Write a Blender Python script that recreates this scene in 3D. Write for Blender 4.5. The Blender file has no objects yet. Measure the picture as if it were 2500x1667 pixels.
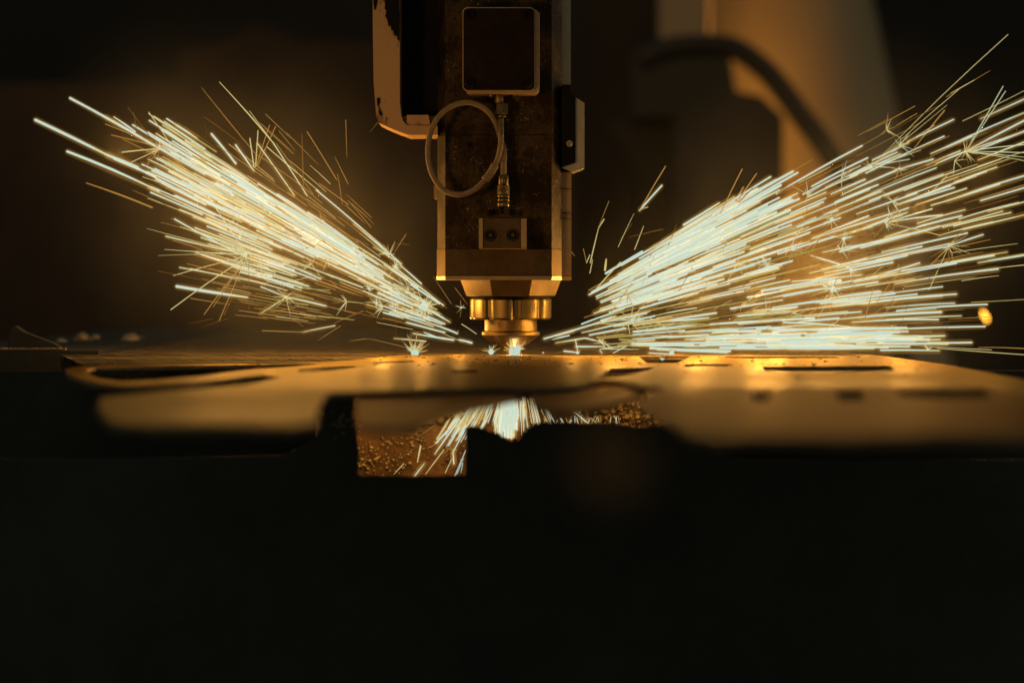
import bpy, bmesh, math, random
from mathutils import Vector, Matrix
random.seed(11)
C = bpy.context.scene.collection
sc = bpy.context.scene
R = math.radians

# ------------------------------------------------------------------ camera
S = 0.00028            # metres per photo pixel (2500 wide) at the nozzle
D = 1.66               # camera to nozzle
H = 700.0              # row of the horizon in the photo
CZ = (866 - H) * S     # camera height above the sheet
cam = bpy.data.cameras.new('camera'); co = bpy.data.objects.new('camera', cam); C.objects.link(co)
co.location = (0, -D, CZ); co.rotation_euler = (R(90), 0, 0)
cam.sensor_width = 36; cam.lens = 36 * D / (2500 * S)
cam.shift_y = -(833.5 - H) / 2500
cam.clip_start = 0.01; cam.clip_end = 60
cam.dof.use_dof = True; cam.dof.focus_distance = D - 0.055
cam.dof.aperture_fstop = cam.lens / 14.5
cam.dof.aperture_blades = 8
sc.camera = co

# ------------------------------------------------------------------ world, exposure
w = bpy.data.worlds.new('World'); sc.world = w; w.use_nodes = True
bg = w.node_tree.nodes['Background']; bg.inputs[0].default_value = (0.84, 0.87, 0.68, 1); bg.inputs[1].default_value = 0.12
sc.view_settings.view_transform = 'Standard'; sc.view_settings.look = 'None'
sc.view_settings.exposure = 0; sc.view_settings.gamma = 1
sc.cycles.use_denoising = True
sc.cycles.max_bounces = 5; sc.cycles.volume_bounces = 1; sc.cycles.diffuse_bounces = 2; sc.cycles.glossy_bounces = 3
sc.cycles.sample_clamp_indirect = 3

def px(x, dy=0): return (x - 1250) * S * (D + dy) / D
def pz(y, dy=0): return CZ - (y - H) * S * (D + dy) / D
def P(x, y, dy=0): return Vector((px(x, dy), dy, pz(y, dy)))
def G(x, y, z=0.0):                       # point on the horizontal plane z seen at pixel x, y
    dep = D * (CZ - z) / ((y - H) * S)
    return Vector((px(x, dep - D), dep - D))

# ------------------------------------------------------------------ lamps (spark and arc light first, then added fills)
ORANGE = (1.0, 0.50, 0.10)
def lamp(name, loc, power, col=ORANGE, rad=0.004, kind='POINT'):
    l = bpy.data.lights.new(name, kind); l.energy = power; l.color = col
    if kind == 'POINT': l.shadow_soft_size = rad
    o = bpy.data.objects.new(name, l); C.objects.link(o); o.location = loc
    return o
for (x, y, dy, p) in [(300,365,-.01,.10),(430,400,.0,.14),(520,470,-.01,.2),(600,480,.0,.26),(690,520,-.01,.26),(780,580,.0,.26),(860,635,-.01,.22),(940,690,0,.2),(1030,740,-.01,.09),(930,790,-.05,.03),(1120,800,.015,.03),(1400,790,-.03,.03),
                      (540,610,0,.1),(640,640,0,.1),
                      (1500,700,-.01,.2),(1590,650,0,.26),(1680,600,-.01,.3),(1780,550,0,.3),(1880,600,0,.22),(1700,720,-.01,.22),(1850,720,0,.22),(2000,660,0,.2),(2100,560,0,.18),(2250,520,0,.16),(2200,680,0,.16),(2400,420,0,.14),
                      (1900,780,-.01,.06),(1560,812,-.03,.03),(1650,812,.02,.03),(1740,812,-.02,.03),(1820,812,.02,.035),(1900,812,-.04,.035),(1970,812,.01,.04),(2040,812,-.03,.04),(2110,812,.02,.04),(2180,812,-.02,.03)]:
    lamp('spark_light', P(x, y, dy), p * 1.0)
lamp('arc_light', P(1256, 862, -.003), .14, (1, .62, .2), .0008)
lamp('under_sheet_light', P(1240, 1000, -.012), .35, (1, .55, .15), .003)
lamp('under_sheet_light', P(1080, 1010, -.02), .12, (1, .50, .12), .003)
lamp('under_sheet_light', P(1560, 960, -.03), .10, (1, .50, .12), .003)
def area(name, loc, target, power, col, size):
    o = lamp(name, loc, power, col, kind='AREA'); o.data.size = size
    d = Vector(target) - Vector(loc); o.rotation_euler = d.to_track_quat('-Z', 'Y').to_euler(); return o
area('cool_side_fill', (1.3, .5, .7), (.03, 0, .15), 1.0, (.68, .8, .82), .4)  # added cool fill from the right rear, no actual window
def spot(name, loc, target, power, col, half, blend=.6, rad=.05):
    o = lamp(name, loc, power, col, kind='SPOT'); o.data.spot_size = R(2*half); o.data.spot_blend = blend; o.data.shadow_soft_size = rad
    d = Vector(target) - Vector(loc); o.rotation_euler = d.to_track_quat('-Z', 'Y').to_euler(); return o
spot('front_warm_fill', (-.40, -.70, .06), (-.04, 0, .15), 4.6, (1, .47, .09), 13)  # added warm fills out of frame, standing in for bounce onto the head
spot('front_warm_fill', (.36, -.75, .03), (.01, 0, .11), 1.0, (1, .47, .09), 11)
area('back_warm_fill', (-.2, 2.9, .9), (.9, 5.2, .9), 2.4, (1, .42, .055), .4)  # added warm lamp without a real source, brightens panel and duct
o = area('hidden_duct_fill', (px(1690,5.0), 4.93, .75), (.86, 5.4, .75), 2.7, (1, .45, .07), .1); o.data.shape = 'RECTANGLE'; o.data.size_y = 1.6  # added lamp hidden behind the cabinet so the duct looks lit
spot('warm_pool_fill', (.12, -.9, -.16), (px(1490,-.32), -.32, pz(1130,-.32)), 3.6, (1,.47,.12), 2.6, 1.0, .02)  # added spot that makes a faint warm pool on the front slat
area('back_wall_fill', (-.6, 2.0, -.1), (-.6, 4.4, -.1), 1.4, (1, .50, .16), .6)  # added unseen lamp that lifts the cover and back wall

# ------------------------------------------------------------------ materials
def mat(name, base=(.1,.1,.1), base2=None, metal=0.0, rough=.5, nscale=300, bump=.15, stretch=(1,1,1), speck=None, lo=.35, hi=.65, r2=None, tint=(1,1,1,1), spec=.5):
    m = bpy.data.materials.new(name); m.use_nodes = True; nt = m.node_tree; N = nt.nodes; L = nt.links
    b = N['Principled BSDF']; b.inputs['Specular Tint'].default_value = tint; b.inputs['Specular IOR Level'].default_value = spec; b.inputs['Metallic'].default_value = metal; b.inputs['Roughness'].default_value = rough
    tc = N.new('ShaderNodeNewGeometry'); mp = N.new('ShaderNodeMapping'); mp.inputs['Scale'].default_value = stretch
    L.new(tc.outputs['Position'], mp.inputs[0])
    n = N.new('ShaderNodeTexNoise'); n.inputs['Scale'].default_value = nscale; n.inputs['Detail'].default_value = 6; n.inputs['Roughness'].default_value = .65
    L.new(mp.outputs[0], n.inputs['Vector'])
    n2 = N.new('ShaderNodeTexNoise'); n2.inputs['Scale'].default_value = nscale * .13; n2.inputs['Detail'].default_value = 8; n2.inputs['Roughness'].default_value = .6
    L.new(mp.outputs[0], n2.inputs['Vector'])
    ad = N.new('ShaderNodeMath'); ad.operation = 'MULTIPLY_ADD'; ad.inputs[1].default_value = .35; L.new(n.outputs[0], ad.inputs[0])
    sc_ = N.new('ShaderNodeMath'); sc_.operation = 'MULTIPLY'; sc_.inputs[1].default_value = .65; L.new(n2.outputs[0], sc_.inputs[0]); L.new(sc_.outputs[0], ad.inputs[2])
    rp = N.new('ShaderNodeValToRGB'); rp.color_ramp.elements[0].position = lo; rp.color_ramp.elements[1].position = hi
    rp.color_ramp.elements[0].color = (*base, 1); rp.color_ramp.elements[1].color = (*(base2 or base), 1)
    L.new(ad.outputs[0], rp.inputs[0]); out = rp.outputs[0]
    if speck:
        v = N.new('ShaderNodeTexVoronoi'); v.inputs['Scale'].default_value = speck[0]; L.new(tc.outputs['Position'], v.inputs['Vector'])
        cr = N.new('ShaderNodeValToRGB'); cr.color_ramp.elements[0].position = speck[1] * .7; cr.color_ramp.elements[0].color = (1,1,1,1)
        cr.color_ramp.elements[1].position = speck[1]; cr.color_ramp.elements[1].color = (0,0,0,1); L.new(v.outputs['Distance'], cr.inputs[0])
        gt = N.new('ShaderNodeMath'); gt.operation = 'MULTIPLY'; L.new(cr.outputs[0], gt.inputs[0])
        cn = N.new('ShaderNodeMath'); cn.operation = 'GREATER_THAN'; cn.inputs[1].default_value = speck[3]
        n3 = N.new('ShaderNodeTexNoise'); n3.inputs['Scale'].default_value = speck[0] * .12; L.new(tc.outputs['Position'], n3.inputs['Vector'])
        L.new(n3.outputs[0], cn.inputs[0]); L.new(cn.outputs[0], gt.inputs[1])
        mx = N.new('ShaderNodeMixRGB'); L.new(gt.outputs[0], mx.inputs[0]); L.new(out, mx.inputs[1]); mx.inputs[2].default_value = (*speck[2], 1); out = mx.outputs[0]
    L.new(out, b.inputs['Base Color'])
    if r2 is not None:
        mr = N.new('ShaderNodeMapRange'); mr.inputs[1].default_value = .3; mr.inputs[2].default_value = .7; mr.inputs[3].default_value = rough; mr.inputs[4].default_value = r2
        L.new(ad.outputs[0], mr.inputs[0]); L.new(mr.outputs[0], b.inputs['Roughness'])
    bp = N.new('ShaderNodeBump'); bp.inputs['Strength'].default_value = bump; bp.inputs['Distance'].default_value = .0006
    L.new(n.outputs[0], bp.inputs['Height']); L.new(bp.outputs[0], b.inputs['Normal'])
    return m
def emis(name, col, st=1.0):
    m = bpy.data.materials.new(name); m.use_nodes = True; nt = m.node_tree; nt.nodes.clear()
    e = nt.nodes.new('ShaderNodeEmission'); e.inputs[0].default_value = (*col, 1); e.inputs[1].default_value = st
    o = nt.nodes.new('ShaderNodeOutputMaterial'); nt.links.new(e.outputs[0], o.inputs[0])
    m.cycles.emission_sampling = 'NONE'
    return m
M = {}
M['black'] = mat('black_anodised', (.004,.004,.0035), (.010,.008,.006), 0, .75, 900, .3, spec=.1)
M['body'] = mat('stained_body', (.035,.025,.015), (.11,.075,.04), .35, .55, 260, .35, (1,1,.6), speck=(900,.12,(.6,.55,.4),.62), r2=.75, tint=(.8,.5,.2,1))
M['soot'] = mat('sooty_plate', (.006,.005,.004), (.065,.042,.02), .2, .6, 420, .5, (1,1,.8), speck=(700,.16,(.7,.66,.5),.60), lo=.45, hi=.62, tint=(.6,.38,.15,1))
M['paint'] = mat('worn_tan_paint', (.02,.015,.01), (.42,.24,.10), .1, .5, 220, .4, (1,1,.7), lo=.36, hi=.42)
M['brass'] = mat('brass_steel', (.11,.078,.034), (.20,.145,.065), 1, .34, 500, .12, r2=.42)
M['nozzle'] = mat('nozzle_copper', (.15,.095,.04), (.25,.165,.075), 1, .36, 700, .2, r2=.5)
M['collar'] = mat('dull_collar', (.09,.058,.025), (.17,.115,.055), .8, .45, 400, .3, r2=.6)
M['offcut'] = mat('rusty_offcut', (.13,.075,.03), (.27,.17,.07), .8, .42, 90, .2, (.4,1,1), r2=.65, tint=(.6,.35,.12,1))
M['alu'] = mat('grey_aluminium', (.24,.21,.15), (.42,.37,.27), .85, .4, 300, .2, (1,1,.3), r2=.55)
M['cable'] = mat('braided_cable', (.15,.10,.05), (.27,.18,.09), 0, .7, 1500, .6)
M['box'] = mat('sensor_box_lid', (.009,.005,.003), (.022,.012,.007), 0, .8, 700, .35, speck=(500,.09,(.5,.42,.3),.68), spec=.08)
M['boxrim'] = mat('sensor_box_case', (.30,.20,.10), (.42,.29,.15), .3, .5, 600, .25)
M['sheet'] = mat('cut_steel_sheet', (.11,.078,.036), (.27,.20,.10), .86, .29, 38, .16, (.25,1,1), r2=.62, tint=(.72,.54,.26,1), lo=.42, hi=.57)
M['cut'] = mat('striated_cut_edge', (.05,.035,.02), (.22,.15,.08), .6, .55, 900, .9, (1,1,.06))
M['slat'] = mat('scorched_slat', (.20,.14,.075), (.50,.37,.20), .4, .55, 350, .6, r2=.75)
M['slat_lit'] = mat('rusty_slat', (.07,.036,.014), (.30,.16,.06), .2, .6, 250, .9, speck=(330,.2,(.75,.6,.35),.56))
M['bright_slag'] = mat('bright_slag', (.20,.15,.075), (.48,.37,.20), .3, .5, 700, .8)
M['slag'] = mat('slag_crust', (.08,.055,.03), (.24,.17,.09), .2, .7, 700, .8)
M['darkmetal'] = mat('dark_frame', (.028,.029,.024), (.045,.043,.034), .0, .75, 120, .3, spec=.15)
M['wall'] = mat('dark_back_wall', (.018,.014,.009), (.03,.022,.014), 0, .8, 6, .2)
M['curtain'] = mat('brown_machine_cover', (.02,.011,.005), (.085,.047,.022), 0, .8, 5, .2)
M['duct'] = mat('tan_duct', (.42,.30,.17), (.50,.36,.2), 0, .65, 6, .1)
M['hose'] = mat('black_hose', (.015,.013,.011), (.02,.018,.015), 0, .6, 30, .1)
M['beam'] = mat('grey_green_beam', (.03,.03,.018), (.045,.04,.025), 0, .7, 10, .1)
E = [emis('white_hot', (.54,.69,.575), 1.0), emis('yellow_hot', (.64,.53,.21), .95), emis('amber_hot', (.52,.27,.06), .8), emis('dull_hot', (.25,.11,.02), .7), emis('olive_hot', (.42,.33,.08), .8), emis('warm_white_hot', (.60,.66,.40), .97)]
M['bead'] = emis('glowing_bead', (1, .42, .04), 6)
M['arc'] = emis('arc_core', (.60,.74,.63), 1.1)

# ------------------------------------------------------------------ object helpers
def link(name, me, mats=None, parent=None):
    o = bpy.data.objects.new(name, me); C.objects.link(o)
    if mats is not None:
        for m in (mats if isinstance(mats, (list, tuple)) else [mats]): me.materials.append(m)
    if parent is not None:
        o.parent = parent; o.matrix_parent_inverse = Matrix.Translation(-Vector(world_loc(parent)))
    return o
def world_loc(o):
    return o.location if o.parent is None else Vector((0,0,0)) + o.location
def tag(o, label=None, cat=None, group=None, kind=None):
    if label: o['label'] = label
    if cat: o['category'] = cat
    if group: o['group'] = group
    if kind: o['kind'] = kind
    return o
def empty(name, loc=(0,0,0)):
    o = bpy.data.objects.new(name, None); o.empty_display_size = .02; C.objects.link(o); o.location = loc; return o
def fin(name, bm, m, parent=None, bevel=0, smooth=False, seg=2):
    if bevel > 0:
        es = [e for e in bm.edges if len(e.link_faces) == 2 and e.calc_face_angle(0) > .5]
        bmesh.ops.bevel(bm, geom=es, offset=bevel, segments=seg, affect='EDGES', profile=.6)
    bmesh.ops.recalc_face_normals(bm, faces=bm.faces)
    me = bpy.data.meshes.new(name); bm.to_mesh(me); bm.free()
    if smooth:
        for p in me.polygons: p.use_smooth = True
    o = link(name, me, m)
    if parent is not None: o.parent = parent
    return o
def prism_xz(pts, y0, y1):             # outline in x,z extruded from y0 to y1
    bm = bmesh.new(); a = [bm.verts.new((x, y0, z)) for x, z in pts]; b = [bm.verts.new((x, y1, z)) for x, z in pts]
    bm.faces.new(a); bm.faces.new(b[::-1]); n = len(pts)
    for i in range(n): bm.faces.new((a[i], b[i], b[(i+1) % n], a[(i+1) % n]))
    return bm
def prism_xy(pts, z0, z1):
    bm = bmesh.new(); a = [bm.verts.new((x, y, z0)) for x, y in pts]; b = [bm.verts.new((x, y, z1)) for x, y in pts]
    bm.faces.new(a[::-1]); bm.faces.new(b); n = len(pts)
    for i in range(n): bm.faces.new((a[i], a[(i+1) % n], b[(i+1) % n], b[i]))
    return bm
def boxpx(x0, y0, x1, y1, f, bk):      # box whose front face (at depth f) fills the pixel rectangle
    return prism_xz([(px(x0,f), pz(y1,f)), (px(x1,f), pz(y1,f)), (px(x1,f), pz(y0,f)), (px(x0,f), pz(y0,f))], f, bk)
def lathe(prof, cx, cy, n=48, mod=None):   # prof: [(r, z)], axis z
    bm = bmesh.new(); rings = []
    for r, z in prof:
        ring = []
        for i in range(n):
            t = 2*math.pi*(i+.5)/n; rr = r * (mod(t, z) if mod else 1)
            ring.append(bm.verts.new((cx + rr*math.cos(t), cy + rr*math.sin(t), z)))
        rings.append(ring)
    for a, b in zip(rings, rings[1:]):
        for i in range(n): bm.faces.new((a[i], a[(i+1) % n], b[(i+1) % n], b[i]))
    bm.faces.new(rings[0][::-1]); bm.faces.new(rings[-1])
    return bm
def lathe_y(prof, cx, cz, n=24):       # axis y; prof [(r, y)]
    bm = lathe(prof, 0, 0, n)
    bmesh.ops.transform(bm, matrix=Matrix(((1,0,0,cx),(0,0,1,0),(0,1,0,cz),(0,0,0,1))), verts=bm.verts)
    return bm
def smooth_path(pts, k=8):
    out = []
    n = len(pts)
    for i in range(n-1):
        p0 = pts[max(i-1,0)]; p1 = pts[i]; p2 = pts[i+1]; p3 = pts[min(i+2,n-1)]
        for j in range(k):
            t = j/k
            out.append(.5*((2*p1) + (p2-p0)*t + (2*p0-5*p1+4*p2-p3)*t*t + (3*p1-p0-3*p2+p3)*t*t*t))
    out.append(pts[-1]); return out
def tube(bm, pts, rad, n=6, mi=0, cap=True):
    rs = rad if isinstance(rad, (list, tuple)) else [rad]*len(pts)
    rings = []; prev = None
    for i, p in enumerate(pts):
        d = (pts[min(i+1,len(pts)-1)] - pts[max(i-1,0)]).normalized()
        u = prev - d*prev.dot(d) if prev is not None else d.cross(Vector((0,1,0)) if abs(d.y) < .9 else Vector((1,0,0)))
        u = u.normalized(); prev = u; v = d.cross(u)
        rings.append([bm.verts.new(p + (u*math.cos(2*math.pi*k/n) + v*math.sin(2*math.pi*k/n))*rs[i]) for k in range(n)])
    for a, b in zip(rings, rings[1:]):
        for k in range(n):
            f = bm.faces.new((a[k], a[(k+1) % n], b[(k+1) % n], b[k])); f.material_index = mi
    if cap:
        f = bm.faces.new(rings[0][::-1]); f.material_index = mi; f = bm.faces.new(rings[-1]); f.material_index = mi

# ================================================================== LASER CUTTING HEAD
HD = empty('laser_cutting_head', (0, 0, 0))
tag(HD, 'dark metal laser cutting head pointing its nozzle down at the glowing cut', 'cutting head')
F = -.045
def sect(extra, y0, y1):
    l, a, b, c, d_ = 1068-extra, 1087, 1347, 1371, 1394+extra*.6
    pts = [(px(a,F), F-extra*S*.5), (px(b,F), F-extra*S*.5), (px(c,-.034), -.034), (px(c,-.034)+.0004, -.024), (px(d_,-.024), -.024), (px(d_,-.024), .045), (px(l,-.028), .045), (px(l,-.03), -.03)]
    return prism_xy(pts, pz(y1,F), pz(y0,F))
fin('upper_housing', sect(0, -420, 329), M['soot'], HD, .0006)
fin('middle_housing', sect(0, 330.5, 608), M['soot'], HD, .0006)
fin('lower_housing', sect(1.5, 609, 672), M['body'], HD, .0006)
fin('bottom_flange', sect(2.5, 674, 683.5), M['boxrim'], HD, .0004)
# tapered facetted collar, clamp ring, neck, nozzle
cxn = px(1247); 
def zz(y): return pz(y)
fin('tapered_collar', lathe([(r*S/math.cos(math.pi/8)*.98, zz(y)) for r, y in [(107,723),(110,721),(124,684)]], cxn, 0, 8), M['collar'], HD, .0008)
fin('collar_gap_ring', lathe([(96*S, zz(728)), (96*S, zz(722))], cxn, 0, 48), M['black'], HD)
def scal(t, z): 
    k = (math.cos(9*t + .6) + 1)/2
    return 1 - .085*(k**6)
fin('clamp_ring', lathe([(94*S,zz(780)),(98*S,zz(778.5)),(100*S,zz(775)),(100*S,zz(732)),(98*S,zz(729)),(94*S,zz(727.5))], cxn, 0, 216, scal), M['brass'], HD, smooth=False)
fin('nozzle_neck', lathe([(63*S,zz(809)),(64*S,zz(807)),(64*S,zz(779))], cxn, 0, 64), M['nozzle'], HD, smooth=False)
bm = lathe([(70*S,zz(819)),(71.5*S,zz(817.5)),(71.5*S,zz(811)),(70*S,zz(809))], cxn, 0, 240, lambda t,z: 1 - .012*((math.cos(120*t)+1)/2))
fin('knurled_rim', bm, M['nozzle'], HD)
fin('nozzle', lathe([(8*S,zz(863)),(13*S,zz(861)),(20*S,zz(855)),(27*S,zz(850)),(66*S,zz(822)),(70*S,zz(818.7))], cxn, 0, 64), M['nozzle'], HD, smooth=False)
ru_ = random.uniform
# left C-shaped bracket arm
br = [(910,-420),(910,60),(912,200),(915,240),(918,280),(924,300),(950,312),(972,321),(998,330),(1068,329),(1068,308),(994,306),(984,296),(979,280),(976,247),(975,-420)]
fin('bracket_arm', prism_xz([(px(x,-.05), pz(y,-.05)) for x,y in br], -.05, -.005), M['paint'], HD, .0009, seg=2)
fin('bracket_lip', prism_xz([(px(x,-.047), pz(y,-.047)) for x,y in [(993,281),(1046,281),(1050,305.5),(993,305.5)]], -.047, -.012), M['paint'], HD, .0007)
fin('chipped_paint', prism_xz([(px(x+ru_(-1.5,1.5),-.0512), pz(y,-.0512)) for x,y in [(936,-20),(974,-20),(974,102),(970,96),(968,84),(963,90),(960,72),(956,76),(952,60),(948,66),(946,48),(941,40),(944,26),(938,22),(940,8)]], -.0512, -.0506), M['black'], HD)
fin('chipped_paint', prism_xz([(px(x,-.0512), pz(y,-.0512)) for x,y in [(911,-20),(922,-20),(921,4),(917,22),(914,26),(911.5,8)]], -.0512, -.0506), M['black'], HD)
fin('dent', prism_xz([(px(x,-.0512), pz(y,-.0512)) for x,y in [(920,240),(927,239),(928,250),(924,258),(930,272),(934,280),(930,284),(924,276),(926,266),(921,256)]], -.0512, -.0506), M['black'], HD)
fin('bracket_web', boxpx(975.5, -420, 1075, 280.5, -.02, .02), M['black'], HD)
# sensor box: case, lid, screws
def rrect(x0,y0,x1,y1,r,f,k=6):
    pts=[]
    for cx_,cy_,a0 in ((x1-r,y1-r,0),(x0+r,y1-r,90),(x0+r,y0+r,180),(x1-r,y0+r,270)):
        for i in range(k+1):
            a=R(a0+90*i/k); pts.append((px(cx_+r*math.cos(a),f), pz(cy_+r*math.sin(a),f)))
    return pts
SB = fin('sensor_box', prism_xz(rrect(1136,24,1317.5,229,14,-.066), -.066, F+.0005), M['boxrim'], HD, .0012)
fin('lid', prism_xz(rrect(1131.5,21,1304,220,11,-.071), -.071, -.0662), M['box'], SB, .0010)
rim = fin('lid_seam', prism_xz(rrect(1129,18.5,1307,223,13,-.0688), -.0688, -.0664), M['boxrim'], SB, .0006)
def bolt(x, y, r, f, parent, name='screw', m='black'):
    cx_, cz_ = px(x,f), pz(y,f); rr = r*S
    o = fin(name, lathe_y([(rr, f+.0015),(rr, f-.0012),(rr*.9,f-.0018),(rr*.55,f-.0018),(rr*.5,f-.0004)], cx_, cz_, 6*5), M[m], parent)
    return o
for x,y in ((1147,37),(1289,37),(1147,202),(1288,203)): bolt(x,y,11.5,-.0712,SB)
# small fasteners on housing
for x,y,r,f in ((1357,283,6,-.0355),(1147,354,6,F-.0002),(1070+0,0,0,0)):
    if r: bolt(x,y,r,f,HD,'screw','alu' if x>1300 else 'black')
# right-hand cover
hexo = [(1371.5,209),(1405,238),(1405,397),(1371.5,409)]
fin('side_cover', prism_xz([(px(x,-.04), pz(y,-.04)) for x,y in hexo], -.040, -.006), M['black'], HD, .0004)
fin('side_cover_edge', prism_xz([(px(x,-.038), pz(y,-.038)) for x,y in [(1405.3,238),(1427,252),(1427,410),(1399,420.5),(1372,409.6),(1372,408.2),(1405.3,397)]], -.038, -.008), M['alu'], HD, .0005)
bolt(1390,351,8,-.0402,HD,'screw','alu')
fin('side_rail', boxpx(1371.6,-420,1393.5,206,-.028,-.0243), M['alu'], HD, .0004)
fin('side_rail', boxpx(1371.8,421,1395,672,-.0285,-.0243), M['boxrim'], HD, .0004)
fin('latch_bar', boxpx(1372.5,462,1379,518,-.0305,-.0288), M['boxrim'], HD, .0003)
for y in (455,530): fin('weld_bead', lathe_y([(.0004,-.028),(.0013,-.0275),(.0016,-.0265),(.0016,-.024)], px(1369,-.03), pz(y,-.03), 12), M['brass'], HD, smooth=True)
for y in (419.5, 460.5, 519, 534): fin('seam_strip', boxpx(1349,y,1393,y+.9,-.0353,-.0243), M['black'], HD)
fin('side_knob', prism_xz(rrect(1060,453,1069,487,4,-.01), -.018, -.004), M['boxrim'], HD, .0003)
# cable connectors
def cyl(name, x, y0, y1, hw, f, m, n=32, parent=HD, mod=None, prof=None):
    s_ = S*(D+f)/D
    pr = prof or [(hw*s_*.93, pz(y1,f)), (hw*s_, pz(y1-1.2,f)), (hw*s_, pz(y0+1.2,f)), (hw*s_*.93, pz(y0,f))]
    return fin(name, lathe(pr, px(x,f), f, n, mod), M[m], parent, smooth=n>12 and mod is None)
fk = -.056
cyl('gland_base', 1218, 229, 253, 11, fk, 'nozzle')
cyl('gland_stub', 1199, 228.8, 238, 8, fk, 'brass', 16); cyl('gland_stub', 1247, 228.8, 237, 8, fk, 'black', 16)
UC = cyl('upper_connector', 1226, 253, 280, 16.5, fk, 'brass', 6)
cyl('collar', 1224, 280.4, 288, 12, fk, 'brass', 32, UC); cyl('sleeve', 1223.5, 288.3, 331, 7.5, fk, 'brass', 8, UC)
LC = cyl('lower_connector', 1229.5, 428, 453, 12.8, fk, 'brass')
cyl('knurled_sleeve', 1229.5, 453.3, 475, 14.5, fk, 'brass', 160, LC, lambda t,z: 1-.05*((math.cos(26*t+z*9000)+1)/2)*((math.cos(26*t-z*9000)+1)/2),
    [(14.5*S*(1 if i%2 else .985), pz(475-21.7*i/16,fk)) for i in range(17)])
for y0,y1 in ((475.3,484),(484.6,493),(493.6,506)): cyl('ring', 1229.3, y0, y1, 15.4, fk, 'brass', 32, LC)
cyl('pin', 1225, 506.2, 522, 6, fk, 'black', 16, LC)
for x in (1197,1252): cyl('knob', x, 512, 526, 8, fk+.004, 'black', 16)
cyl('cable_sleeve', 1229.5, 394, 427.6, 7.6, fk, 'cable')
# coiled cable
loop = [(1223.5,331,0),(1221,365,-.001),(1209,403,-.003),(1184,440,-.005),(1150,468,-.006),(1114,475,-.007),(1080,461,-.008),(1055,425,-.009),(1045,380,-.010),(1050,328,-.010),(1072,284,-.010),(1108,257,-.009),(1148,251,-.008),(1186,268,-.004),(1209,298,.002),(1221,335,.006),(1230,365,.003),(1231,394,0)]
bm = bmesh.new(); tube(bm, smooth_path([P(x,y,fk+d) for x,y,d in loop], 10), .00185, 10)
CB = fin('coiled_cable', bm, M['cable'], HD, smooth=True)
bm = bmesh.new(); tube(bm, smooth_path([P(x,y,fk+d) for x,y,d in [(1209,403,-.0034),(1199,421,-.0043),(1184,440,-.0054)]], 6), .0027, 12)
fin('sheath', bm, M['cable'], CB, smooth=True)
# lower sensor block
f2 = -.062
bm = prism_xy([(px(1169,f2),f2+.004),(px(1179,f2),f2),(px(1271,f2),f2),(px(1286,f2),f2+.004),(px(1286,f2),F-.0006),(px(1169,f2),F-.0006)], pz(606,f2), pz(533,f2))
BK = fin('clamp_block', bm, M['body'], HD, .0004)
fin('block_cap', boxpx(1169.5,606.4,1286,608,f2+.001,F-.0008), M['boxrim'], BK)
for x in (1169.6,1272): fin('block_cheek', boxpx(x, 534, x+(9 if x<1200 else 13.5), 605, f2-.0012, f2+.004), M['boxrim'], BK, .0005)
for x in (1197,1252):
    fin('bolt_recess', lathe_y([(14.5*S,f2+.002),(14.5*S,f2-.0006),(12.5*S,f2-.0006),(12*S,f2+.0015)], px(x,f2), pz(574,f2), 32), M['black'], BK)
    fin('socket_bolt', lathe_y([(10.5*S,f2+.002),(10.5*S,f2-.0002),(9.5*S,f2-.0006),(5*S,f2-.0006),(4.5*S,f2+.001)], px(x,f2), pz(574,f2), 30), M['black'], BK)

# ================================================================== SHEET BEING CUT
def sheet(name, outline, holes, t, m, ztop=0.0, bev=.00035):
    cu = bpy.data.curves.new(name, 'CURVE'); cu.dimensions = '2D'; cu.fill_mode = 'BOTH'; cu.extrude = t/2 - bev; cu.bevel_depth = bev; cu.bevel_resolution = 1
    for loop_ in [outline] + holes:
        sp = cu.splines.new('POLY'); sp.points.add(len(loop_)-1); sp.use_cyclic_u = True
        for q, p in zip(sp.points, loop_): q.co = (p[0], p[1], 0, 1)
    to = bpy.data.objects.new(name, cu); C.objects.link(to)
    dg = bpy.context.evaluated_depsgraph_get(); me = bpy.data.meshes.new_from_object(to.evaluated_get(dg))
    bpy.data.objects.remove(to)
    me.name = name; me.materials.clear(); me.materials.append(M[m]); me.materials.append(M['cut'])
    for p in me.polygons: 
        if abs(p.normal.z) < .3: p.material_index = 1
    o = bpy.data.objects.new(name, me); C.objects.link(o); o.location.z = ztop - t/2
    return o
out = [(160,899),(210,892),(450,889),(700,887),(850,880),(930,872),(975,866),(1300,863.5),(1800,862),(2085,862),(2150,868),(2300,888),(2480,922),(2700,965),(2900,1030),(2600,1030),(2500,990),(2400,948),(2180,945),(2120,952),(1900,948),(1640,950),
       (1600,944),(1520,930),(1470,926),(1400,940),(1300,948),(1180,946),(1000,952),(860,956),(800,958),(775,985),(770,1030),(720,1040),(560,1036),(400,1038),(270,1030),(240,1000),(245,970),(420,953),(600,938),(690,920),(640,915),(480,933),(300,942),(215,932),(165,912)]
slot = [(212,902),(235,896.5),(420,893.5),(640,890),(800,886),(720,894),(600,903),(480,918),(380,927),(290,930),(240,922),(215,911)]
h1 = [(1555,868.5),(1690,868.5),(1652,886),(1580,886)]
h2 = [(1490,899),(1600,896),(1585,903),(1540,914),(1500,922),(1440,925)]
h3 = [(1862,895),(2172,893),(2190,903),(2100,907),(1866,906)]
h4 = [(1672,889),(1790,888),(1775,894),(1668,895)]
h5 = [(1772,869),(2040,869),(2060,874),(1830,875),(1765,873)]
h9 = [(905,884),(1010,880.5),(1020,882.5),(912,888)]
h10 = [(560,925),(700,908),(760,906),(745,912),(640,924),(575,933)]
h11 = [(1100,905),(1165,903),(1172,908),(1108,911)]
h6 = [(730,900),(840,893),(900,893),(800,905),(720,909)]
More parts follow.
